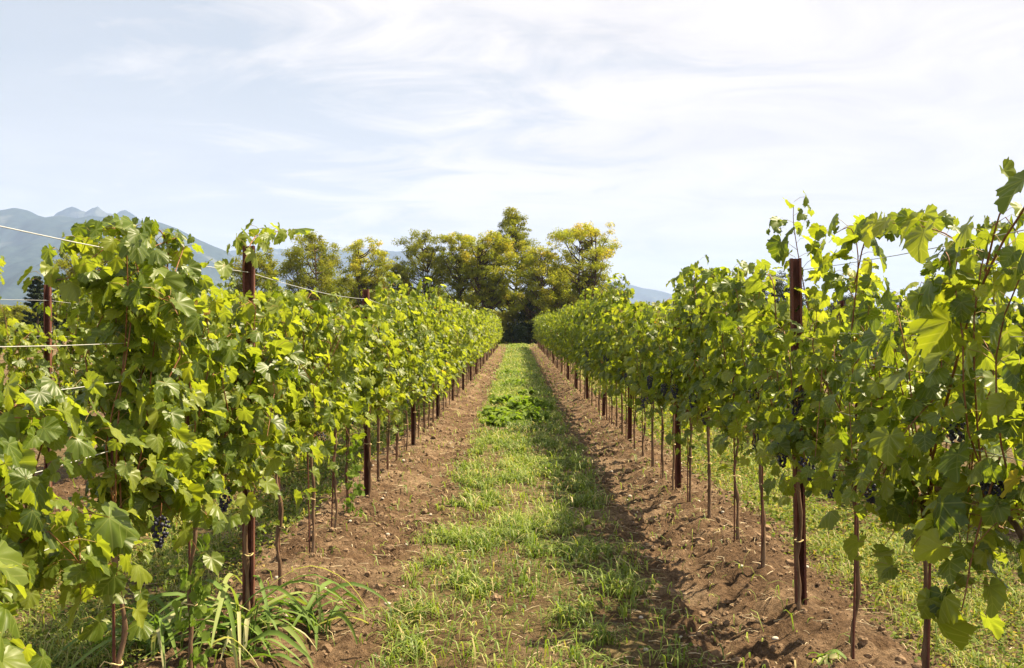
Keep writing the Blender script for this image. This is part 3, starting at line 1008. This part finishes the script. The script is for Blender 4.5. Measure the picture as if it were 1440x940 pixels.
TREES = [
    ('tall dark green tree whose pointed tip tops all the others', 722, 297, 100, 109, 'tree_green', 11, .25, 'cone', 1, 1.2),
    ('broad golden tree with open crown and several stems beside a gap of sky', 818, 317, 104, 106, 'tree_gold', 12, .30, 'vase', 4, 1.0),
    ('yellow tree with pale flowering boughs leaning over the lane end', 762, 352, 78, 103, 'tree_gold', 13, .28, 'round', 2, 1.0),
    ('slim golden tree with bare trunk directly beside the lane end', 692, 326, 72, 105, 'tree_gold', 14, .34, 'vase', 2, 1.0),
    ('golden green tree with ivy-wrapped trunk between two darker crowns', 645, 330, 62, 107, 'tree_gold', 15, .40, 'vase', 1, 1.0),
    ('domed deep green tree behind the ivy-wrapped trunk', 592, 329, 84, 109, 'tree_green', 16, .18, 'round', 2, 1.25),
    ('loose airy tree tinged pinkish brown against the faint hills', 517, 340, 78, 100, 'tree_gold', 17, .30, 'vase', 2, .8),
    ('wide dark green tree with several pointed tops behind the rusty post', 437, 334, 104, 96, 'tree_green', 18, .12, 'round', 3, 1.3),
    ('thin pale sapling at the edge of the wide dark tree', 379, 350, 22, 92, 'tree_green', 19, .2, 'cone', 1, .8),
    ('airy green tree with a slanting bare branch below the mountain', 132, 344, 78, 78, 'tree_green', 20, .2, 'vase', 2, .9),
    ('bushy dark tree peeping over the vines below the mountain ridge end', 352, 356, 56, 90, 'tree_green', 21, .2, 'round', 1, 1.0),
    ('small round dark tree under the faint pale hill', 857, 402, 42, 118, 'tree_dark', 22, .1, 'round', 1, 1.2),
    ('dark bushy tree seen past the first rusty post opposite the mountain', 1090, 386, 70, 125, 'tree_dark', 23, .05, 'round', 1, 1.3),
    ('dark tree showing through the vine leaves under the bright sky', 1285, 420, 90, 130, 'tree_dark', 24, .05, 'round', 1, 1.2),
    ('dark crown behind the grapes of the slanting cane', 1190, 422, 70, 128, 'tree_dark', 25, .05, 'round', 1, 1.2),
    ('broad dark green tree filling the gap beside the loose airy tree', 482, 392, 80, 106, 'tree_green', 26, .05, 'round', 2, 1.2),
    ('leafy green tree below the domed tree and the loose airy one', 556, 376, 60, 108, 'tree_green', 27, .1, 'round', 2, 1.2),
    ('golden tree standing deeper behind the slim golden one', 668, 352, 56, 114, 'tree_gold', 28, .2, 'round', 1, 1.1),
    ('yellow green tree standing deeper behind the broad golden one', 790, 378, 66, 113, 'tree_gold', 29, .15, 'round', 2, 1.1),
]
for lab, px, top, w, d, kind, seed, low, shape, stems, dens in TREES:
    tree(lab, px, top, w, d, kind, seed, low, shape, stems, dens=dens, ivy='ivy' in lab)


def conifer(label, px, top, w, d, seed):
    r = RNG(seed)
    base = at(px, VY, d)
    gz = float(ground_h(base[0], d))
    H = CAMZ + (VY - top) / F * d - gz
    W = w / F * d
    root = empty('conifer', (base[0], d, gz))
    tag(root, label, 'tree', 'dark conifers below the mountain')
    gt, gl = Geo(), Geo()
    tube(gt, bezier([[0, 0, -.3], [.1, 0, H * .5], [0, .05, H]], 10), np.linspace(.16, .02, 10), 7)
    z = .5
    while z < H:
        f = z / H
        for k in range(6):
            a = r.uniform(0, 6.28)
            ln = W / 2 * (1 - f) ** .6 * r.uniform(.6, 1.1) + .12
            tipp = np.array([math.cos(a) * ln, math.sin(a) * ln, z + ln * .35])
            s0 = np.array([0, 0, z])
            tube(gt, bezier([s0, (s0 + tipp) / 2 + [0, 0, -.08], tipp], 5), np.linspace(.03, .01, 5), 4, cap=False)
            for q in np.linspace(.35, 1, 6):
                clump(gl, r, s0 + (tipp - s0) * q, .30 * (1.15 - q * .5), 26, .20, .35, flat=.7)
        z += .42
    gt.obj('trunk', [M['tree_bark']], root)
    gl.obj('crown', [M['tree_dark']], root)


conifer('dark ragged conifer just behind the rusty post below the mountain', 50, 391, 52, 88, 41)
conifer('dark spiky conifer nearer the airy green tree below the mountain', 84, 391, 40, 90, 42)


def bush(label, px, top, w, d, kind, seed, group='bushes under the trees', low=0.0, leaf=.2, name='bush'):
    r = RNG(seed)
    base = at(px, VY, d)
    gz = float(ground_h(base[0], d))
    H = CAMZ + (VY - top) / F * d - gz
    W = w / F * d
    root = empty(name, (base[0], d, gz))
    tag(root, label, 'bush', group)
    gt, gl = Geo(), Geo()
    n = int(14 + W * H * 2.4)
    for i in range(n):
        f = r.random()
        a = r.uniform(0, 6.28)
        rr = W / 2 * math.sqrt(max(0.05, 1 - f ** 2.2)) * r.random() ** .45
        c = np.array([rr * math.cos(a), rr * math.sin(a) * .8, low * H + f * H * (1 - low) * .92 + .1])
        cr = r.uniform(.35, .7) * (0.6 + .1 * min(W, H))
        tube(gt, bezier([[c[0] * .15, c[1] * .15, -.1], [c[0] * .5, c[1] * .5, c[2] * .55], c], 6), np.linspace(.035, .008, 6), 4, cap=False)
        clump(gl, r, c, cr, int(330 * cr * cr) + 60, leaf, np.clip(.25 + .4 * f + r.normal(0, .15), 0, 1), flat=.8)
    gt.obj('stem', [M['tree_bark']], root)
    gl.obj('foliage', [M[kind]], root)


BUSHES = [
    ('dark ivy-covered bush at the end of the lane', 744, 424, 34, 103, 'tree_dark', 51),
    ('low black-green bush closing the lane end in deep shade', 726, 455, 44, 101.5, 'tree_dark', 52),
    ('light green bush beside the lane end on the mountain side', 690, 440, 60, 104, 'bush_light', 53),
    ('bright yellow-green bush beneath the broad golden tree', 795, 404, 60, 104, 'bush_light', 54),
    ('sunlit undergrowth bush below the yellow flowering boughs', 766, 432, 46, 105.5, 'bush_light', 55),
    ('pale green bush under the ivy-wrapped trunk', 640, 436, 64, 105, 'bush_light', 56),
    ('dark bush at the foot of the domed tree', 592, 420, 70, 106, 'tree_green', 57),
    ('dark bush under the loose airy tree', 520, 424, 84, 103, 'tree_green', 58),
    ('dark bush at the foot of the wide dark tree', 440, 410, 100, 99, 'tree_dark', 59),
    ('dark bush behind the small round dark tree', 880, 430, 60, 120, 'tree_dark', 60),
    ('light bush at the lane end straight behind the black-green one', 722, 436, 60, 108, 'bush_light', 61),
    ('green bush beside the bare slanting branch below the mountain', 165, 416, 90, 84, 'tree_green', 62),
    ('green bush beside the dark conifers below the mountain', 20, 430, 90, 90, 'tree_green', 63),
]
for b in BUSHES:
    bush(*b)


def treeline():
    r = RNG(71)
    g = Geo()
    for k in range(900):
        px = r.uniform(-500, 2000)
        d = r.uniform(190, 260)
        p = at(px, VY, d)
        hh = 5.5 + 4.0 * (330 < px < 850) + 3 * fbm(px * .01, 3.3, 3) + r.normal(0, .6) - (2.2 if px > 880 else 0)
        for q in range(3):
            c = np.array([p[0] + r.normal(0, 1.5), d + r.normal(0, 1), hh * (q + .6) / 3.2])
            clump(g, r, c, r.uniform(1.3, 2.4), 90, .6, np.clip(r.normal(.45, .2), 0, 1), flat=.8)
    o = g.obj('treeline', [M['tree_green']])
    tag(o, 'far dark line of woods on the horizon behind the vineyard', 'woods', kind='stuff')


treeline()

# ------------------------------------------------------------------ grass, weeds, clods
M['grass'] = leaf_mat('grass_blade', [(0.0, (0.055, 0.095, 0.016)), (0.5, (0.165, 0.225, 0.034)), (0.85, (0.30, 0.34, 0.065)), (0.93, (0.34, 0.29, 0.12)), (1.0, (0.46, 0.37, 0.20))], trans=.35, tcol=(1.4, 1.5, .5), rough=.55)
M['clover'] = leaf_mat('clover_leaf', [(0.0, (0.045, 0.085, 0.014)), (0.5, (0.140, 0.180, 0.030)), (0.78, (0.25, 0.23, 0.06)), (1.0, (0.36, 0.24, 0.10))], trans=.35, tcol=(1.5, 1.5, .5), rough=.75, spec=.15)
M['reed'] = leaf_mat('broad_grass', [(0.0, (0.060, 0.115, 0.022)), (0.6, (0.135, 0.205, 0.042)), (0.85, (0.24, 0.28, 0.09)), (1.0, (0.46, 0.42, 0.26))], trans=.35, tcol=(1.4, 1.5, .5), rough=.6, spec=.2)
M['weed'] = leaf_mat('weed_leaf', [(0.0, (0.075, 0.125, 0.020)), (0.6, (0.15, 0.215, 0.035)), (1.0, (0.25, 0.31, 0.07))], trans=.4, tcol=(1.6, 1.7, .5), rough=.65, spec=.15)


def blades(g, P, az, ln, wd, bend, tone, mi=0, stand=1.0):
    """grass blades: two quads and a tip bending over"""
    n = len(P)
    d = np.stack([np.cos(az), np.sin(az), np.zeros(n)], -1)
    s = np.stack([-np.sin(az), np.cos(az), np.zeros(n)], -1)
    up = np.array([0, 0, 1.0])
    ln, wd, bend = ln[:, None], wd[:, None], bend[:, None]
    p1 = P + ln * (.38 * up * stand + .18 * bend * d)
    p2 = P + ln * (.66 * up * (1 - .35 * bend) * stand + .55 * bend * d)
    p3 = P + ln * (.82 * up * (1 - .75 * bend) * stand + 1.0 * bend * d)
    V = np.stack([P - s * wd * .35, P + s * wd * .35, p1 - s * wd * .5, p1 + s * wd * .5, p2 - s * wd * .36, p2 + s * wd * .36, p3], 1)
    o = (np.arange(n) * 7)[:, None]
    g.add(V.reshape(-1, 3), np.concatenate([o + [0, 1, 3, 2], o + [2, 3, 5, 4]]), mi, np.repeat(tone, 7))
    tri = np.array([[4, 5, 6]]) + o + g.nv - 7 * n
    g.f[3].append(tri)
    g.m[3].append(np.full(n, mi))


def scatter(r, x0, x1, y0, y1, dens, keep):
    n = int((x1 - x0) * (y1 - y0) * dens)
    x, y = r.uniform(x0, x1, n), r.uniform(y0, y1, n)
    k = r.random(n) < keep(x, y)
    return x[k], y[k]


def path_cover(x, y):
    e = 1 - dirt_mask(x, y)
    pat = fbm(x * 3.0 + 11, y * 1.9, 4, .62)
    thr = 0.525 - 0.125 * np.clip((y - 9) / 12, 0, 1)
    tuft = np.clip((pat - thr) * 9, 0, 1)
    fade = np.clip((0.98 - np.abs(x - 0.06)) / 0.25, 0.05, 1)
    return np.maximum(e * fade * (0.08 + 0.92 * tuft), .012 * (np.abs(x) < 2.2))


def build_grass():
    r = RNG(81)
    g = Geo()
    for y0, y1, dens, wmul, lmul in ((3.9, 9, 4200, 1.0, 1.0), (9, 16, 2600, 1.3, 1.0), (16, 30, 1300, 2.0, 1.05), (30, 60, 600, 3.6, 1.1), (60, 101, 260, 6.5, 1.15)):
        x, y = scatter(r, -1.6, 1.7, y0, y1, dens, path_cover)
        n = len(x)
        P = np.stack([x, y, ground_h(x, y) - .004], -1)
        tall = fbm(x * 1.7 + 30, y * 1.7, 3)
        ln = r.gamma(4, .020, n) * (0.55 + 1.3 * tall) * lmul + .015
        tone = np.clip(r.normal(.42, .2, n) + (fbm(x * .8, y * .8 + 50, 2) - .5) * .6, 0, .9)
        dead = r.random(n) < .10
        tone[dead] = r.uniform(.92, 1, dead.sum())
        blades(g, P, r.uniform(0, 6.28, n), ln, r.uniform(.0045, .0100, n) * wmul, r.uniform(.45, 1.15, n), tone)
    # scattered taller tufts
    for k in range(420):
        y = 4.2 * (60 / 4.2) ** r.random()
        x = r.uniform(-.75, .9)
        if r.random() > path_cover(np.array([x]), np.array([y]))[0] + .1:
            continue
        n = int(r.integers(8, 22))
        c = np.array([x, y, float(ground_h(x, y))])
        P = c + np.c_[r.normal(0, .018, (n, 2)), np.zeros(n)]
        blades(g, P, r.uniform(0, 6.28, n), r.uniform(.07, .20, n), r.uniform(.005, .009, n) * (1 + y / 20), r.uniform(.2, .9, n), np.clip(r.normal(.6, .15, n), 0, .9))
    tag(g.obj('grass', [M['grass']]), 'patchy green grass growing down the lane between the rows', 'grass', kind='stuff')

    g = Geo()
    for sgn, a, b in ((-1, 2.0, 4.0), (1, 2.15, 4.1)):
        for y0, y1, dens, wm in ((2.6, 8, 2400, 1.0), (8, 16, 1000, 1.5), (16, 40, 300, 2.6)):
            cov = lambda x, y: (1 - dirt_mask(x, y)) * np.clip((fbm(x * 2 + 5, y * 2, 4) - .42) * 7, .06, 1)
            x, y = scatter(r, min(sgn * a, sgn * b) - .15, max(sgn * a, sgn * b) + .15, y0, y1, dens, cov)
            n = len(x)
            P = np.stack([x, y, ground_h(x, y) - .004], -1)
            tone = np.clip(r.normal(.55, .22, n), 0, .9)
            dead = r.random(n) < .20
            tone[dead] = r.uniform(.9, 1, dead.sum())
            blades(g, P, r.uniform(0, 6.28, n), r.gamma(4, .019, n) * (.4 + 1.3 * fbm(x * 2.4, y * 2.4 + 70, 2)) + .015, r.uniform(.003, .006, n) * wm, r.uniform(.3, 1, n), tone)
    tag(g.obj('side_grass', [M['grass']]), 'short half-dry grass in the lanes behind both vine rows', 'grass', kind='stuff')

    g = Geo()
    for sgn, a, b in ((-1, 1.75, 4.1), (1, 1.95, 4.2)):
        for y0, y1, dens, wm in ((2.6, 7, 3800, 1.0), (7, 13, 1700, 1.5), (13, 30, 500, 2.6)):
            cov = lambda x, y: (1 - .93 * dirt_mask(x, y)) * np.clip((fbm(x * 3 + 15, y * 3, 4) - .33) * 6, .15, 1)
            x, y = scatter(r, min(sgn * a, sgn * b), max(sgn * a, sgn * b), y0, y1, dens, cov)
            n = len(x)
            P = np.stack([x, y, ground_h(x, y) + r.uniform(.004, .05, n)], -1)
            N = r.normal(0, .5, (n, 3)) + [0, 0, 1]
            T = r.normal(0, 1, (n, 3))
            ln = r.uniform(.014, .030, n) * wm
            tone = np.clip(r.normal(.45, .25, n), 0, 1)
            rhombs(g, P, N, T, ln, ln * .8, 0, tone)
    # a little of it creeping into the middle lane too
    x, y = scatter(r, -.9, 1.0, 4, 14, 700, lambda x, y: path_cover(x, y))
    n = len(x)
    ln = r.uniform(.012, .024, n) * (1 + y / 14)
    rhombs(g, np.stack([x, y, ground_h(x, y) + r.uniform(.005, .05, n)], -1), r.normal(0, .5, (n, 3)) + [0, 0, 1], r.normal(0, 1, (n, 3)), ln, ln * .75, 0, np.clip(r.normal(.3, .2, n), 0, 1))
    tag(g.obj('clover_cover', [M['clover']]), 'low small-leaved clover carpet under and behind the vines', 'clover', kind='stuff')


build_grass()


def ico():
    t = (1 + 5 ** .5) / 2
    v = unit(np.array([(-1, t, 0), (1, t, 0), (-1, -t, 0), (1, -t, 0), (0, -1, t), (0, 1, t), (0, -1, -t), (0, 1, -t), (t, 0, -1), (t, 0, 1), (-t, 0, -1), (-t, 0, 1)], float))
    f = [(0, 11, 5), (0, 5, 1), (0, 1, 7), (0, 7, 10), (0, 10, 11), (1, 5, 9), (5, 11, 4), (11, 10, 2), (10, 7, 6), (7, 1, 8), (3, 9, 4), (3, 4, 2), (3, 2, 6), (3, 6, 8), (3, 8, 9), (4, 9, 5), (2, 4, 11), (6, 2, 10), (8, 6, 7), (9, 8, 1)]
    v = list(map(tuple, v))
    mid = {}
    nf = []

    def m(a, b):
        k = (min(a, b), max(a, b))
        if k not in mid:
            q = np.array(v[a]) + np.array(v[b])
            v.append(tuple(q / np.linalg.norm(q)))
            mid[k] = len(v) - 1
        return mid[k]
    for a, b, c in f:
        x, y, z = m(a, b), m(b, c), m(c, a)
        nf += [(a, x, z), (b, y, x), (c, z, y), (x, y, z)]
    return np.array(v), np.array(nf)


ICO_V, ICO_F = ico()


def build_clods():
    r = RNG(91)
    M['clod'] = simple_mat('soil_clod', [(0.3, (0.11, 0.072, 0.045)), (0.7, (0.26, 0.175, 0.11))], .95, 14, .1, .9, 60)
    M['pebble'] = simple_mat('pebble', [(0.3, (0.38, 0.33, 0.27)), (0.7, (0.44, 0.39, 0.33))], .8, 9, .2, .3)
    M['straw'] = simple_mat('straw', [(0.3, (0.33, 0.25, 0.15)), (0.7, (0.56, 0.47, 0.33))], .8, 9, .2, 0)
    g = Geo()
    for y0, y1, dens, smin in ((2.8, 9, 420, .005), (9, 20, 130, .008), (20, 45, 26, .014)):
        for xa, xb in ((-4.9, 5.0),):
            x, y = scatter(r, xa, xb, y0, y1, dens, lambda x, y: np.clip(dirt_mask(x, y), .04, 1) * np.clip((fbm(x * 2.5, y * 2.5, 3) - .3) * 3, .1, 1))
            for px, py in zip(x, y):
                s = min(smin * r.pareto(2.4) + smin, .034)
                v = ICO_V * s * r.uniform(.7, 1.3, 3) * (1 + .28 * (r.random((len(ICO_V), 1)) - .5) * 2)
                g.add(v + [px, py, float(ground_h(px, py)) + s * .25], ICO_F, 0, r.random())
    tag(g.obj('soil_clods', [M['clod']], smooth=False), 'loose crumbly soil clods strewn beside the vine trunks', 'soil clods', kind='stuff')
    g = Geo()
    x, y = scatter(r, -4.5, 4.5, 3, 16, 3.5, lambda x, y: np.clip(dirt_mask(x, y), .12, 1))
    for px, py in zip(x, y):
        s = r.uniform(.006, .02)
        v = ICO_V * s * r.uniform(.7, 1.3, 3) * [1, 1, .7]
        g.add(v + [px, py, float(ground_h(px, py)) + s * .3], ICO_F, 0, r.random())
    tag(g.obj('pebbles', [M['pebble']]), 'pale pebbles lying on the tilled brown soil', 'pebbles', kind='stuff')
    g = Geo()
    x, y = scatter(r, -2.6, 2.6, 3, 18, 42, lambda x, y: np.full(len(x), .8))
    for px, py in zip(x, y):
        ln, a = r.gamma(3, .022) + .015, r.uniform(0, 6.28)
        d = np.array([math.cos(a), math.sin(a), r.normal(0, .12)]) * ln / 2
        c = np.array([px, py, float(ground_h(px, py)) + .008])
        tube(g, [c - d, c + [r.normal(0, .004), r.normal(0, .004), .006], c + d], r.uniform(.0012, .0028), 3, 0, r.random(), cap=False)
    tag(g.obj('straw', [M['straw']]), 'bits of dry straw and twigs scattered over the soil', 'straw', kind='stuff')


build_clods()


def broad_tuft(label, x, y, n, ln, seed, spread=.05):
    """wide-bladed grass with long arching leaves"""
    r = RNG(seed)
    z = float(ground_h(x, y))
    root = empty('grass_tuft', (x, y, z))
    tag(root, label, 'weed', 'broad-bladed grass tufts')
    g = Geo()
    gs = Geo()
    for k in range(n):
        a = r.uniform(0, 6.28)
        l = ln * r.uniform(.55, 1.15)
        d = np.array([math.cos(a), math.sin(a), 0])
        rise = r.uniform(.25, .85)
        b = np.array([r.normal(0, spread), r.normal(0, spread), -.01])
        st = b + d * .05 * l + [0, 0, .22 * l * rise * 1.6]
        pts = bezier([b, st, st + d * l * .35 + [0, 0, .28 * l * rise], st + d * l * .68 + [0, 0, .16 * l * rise - .06 * l], st + d * l * .9 + [0, 0, -.28 * l * r.uniform(.3, 1)]], 14)
        s = np.cross(d, [0, 0, 1.0])
        tw = r.normal(0, .5)
        w = (.013 * r.uniform(.7, 1.2)) * np.sin(np.linspace(.35, math.pi, 14)) ** .7
        sv = s * math.cos(tw) + np.array([0, 0, 1]) * math.sin(tw)
        nrm = np.cross(sv, d)
        V = np.stack([pts - sv * w[:, None], pts - nrm * w[:, None] * .3, pts + sv * w[:, None]], 1).reshape(-1, 3)
        i = np.arange(13)[:, None] * 3
        f = np.concatenate([i + [0, 1, 4, 3], i + [1, 2, 5, 4]])
        tone = np.clip(r.normal(.5, .18), 0, .85) if r.random() > .22 else r.uniform(.88, 1)
        g.add(V, f, 0, tone)
        tube(g, [b, st], .004, 5)
    g.obj('blades', [M['reed']], root)


broad_tuft('lush broad-bladed grass tuft leaning out over the bare soil', -1.13, 5.50, 30, .54, 301)
broad_tuft('broad-bladed grass tuft at the foot of the first mountain-side post', -1.43, 5.20, 34, .66, 302, .08)
broad_tuft('arching broad-bladed grass tuft on the grassy side of the weed-wrapped trunk', -1.84, 5.10, 28, .54, 303, .07)
broad_tuft('half-dry broad-bladed grass tuft sprawling over loose soil at the picture foot', -1.36, 4.93, 24, .40, 304, .07)
broad_tuft('tiny pale grass tuft on the soil by the rod-propped trunk', 1.50, 4.86, 9, .12, 305, .015)


def weed(label, x, y, h, w, n, seed, name='broadleaf_weed', ls=.07, group='broad-leaved weeds in the lane'):
    r = RNG(seed)
    z = float(ground_h(x, y))
    root = empty(name, (x, y, z))
    tag(root, label, 'weed', group)
    g, gs, L = Geo(), Geo(), []
    for k in range(n):
        a, rr = r.uniform(0, 6.28), w * math.sqrt(r.random())
        tip = np.array([rr * math.cos(a), rr * math.sin(a), h * r.uniform(.35, 1) * (1 - .45 * (rr / w) ** 2)])
        tube(gs, bezier([[tip[0] * .2, tip[1] * .2, -.01], tip * [.6, .6, .6], tip], 6), .004, 4, cap=False)
        for q in range(6):
            p = tip * [1, 1, 1 - .12 * q] + r.normal(0, .03, 3)
            out = np.array([r.normal(), r.normal(), .2])
            L.append((p, out * .3 + np.array([0, 0, 1.0]) + r.normal(0, .25, 3), out, ls * r.uniform(.7, 1.3), np.clip(r.normal(.5, .2), 0, 1)))
    put_leaves(g, L, r, False)
    gs.obj('stem', [M['weed']], root)
    g.obj('foliage', [M['weed']], root)


for k, (x, y, h, w, lab) in enumerate([
        (-.22, 17.6, .26, .34, 'bright leafy weed at the front of the clump in the lane'),
        (.24, 18.3, .30, .32, 'bushy broad-leaved weed on the clump side opposite the mountain'),
        (-.42, 19.2, .24, .30, 'broad-leaved weed at the mountain-side edge of the lane clump'),
        (.05, 20.2, .36, .38, 'tallest broad-leaved weed in the middle of the lane clump'),
        (.42, 21.0, .28, .30, 'broad-leaved weed behind the clump edge opposite the mountain'),
        (-.30, 22.3, .28, .34, 'broad-leaved weed at the back of the lane clump'),
        (.30, 25.0, .20, .26, 'small broad-leaved weed just beyond the clump, nearer the row opposite the mountain'),
        (-.05, 29.5, .22, .36, 'broad-leaved weed alone in mid-lane well beyond the clump'),
        (-.25, 36.0, .22, .38, 'tiny-looking broad-leaved weed far down the lane')]):
    weed(lab, x, y, h, w, 26, 400 + k, ls=.12)

def climber(label, x, y, h, seed):
    r = RNG(seed)
    z = float(ground_h(x, y))
    root = empty('climbing_weed', (x, y, z))
    tag(root, label, 'weed', 'weeds climbing the trunks')
    g, gs, L = Geo(), Geo(), []
    t = np.linspace(0, 1, 40)
    p = np.stack([.03 * np.cos(t * 22), .03 * np.sin(t * 22), t * h], -1)
    tube(gs, p, .0025, 4, cap=False)
    for q in range(90):
        c = p[int(r.integers(0, 40))] * [1.6, 1.6, 1] + np.append(r.normal(0, .03, 2), r.normal(0, .02))
        out = np.array([r.normal(), r.normal(), 0])
        L.append((c, out + r.normal(0, .3, 3), np.array([0, 0, -1.0]) + r.normal(0, .5, 3), r.uniform(.03, .06), np.clip(r.normal(.4, .2), 0, 1)))
    put_leaves(g, L, r, False)
    gs.obj('stem', [M['weed']], root)
    g.obj('foliage', [M['weed']], root)


climber('small-leaved weed climbing the trunk above the grass tufts', -1.47, 4.54, .72, 501)
climber('bindweed climbing a trunk just before the second mountain-side post', -1.47, 8.80, .70, 502)
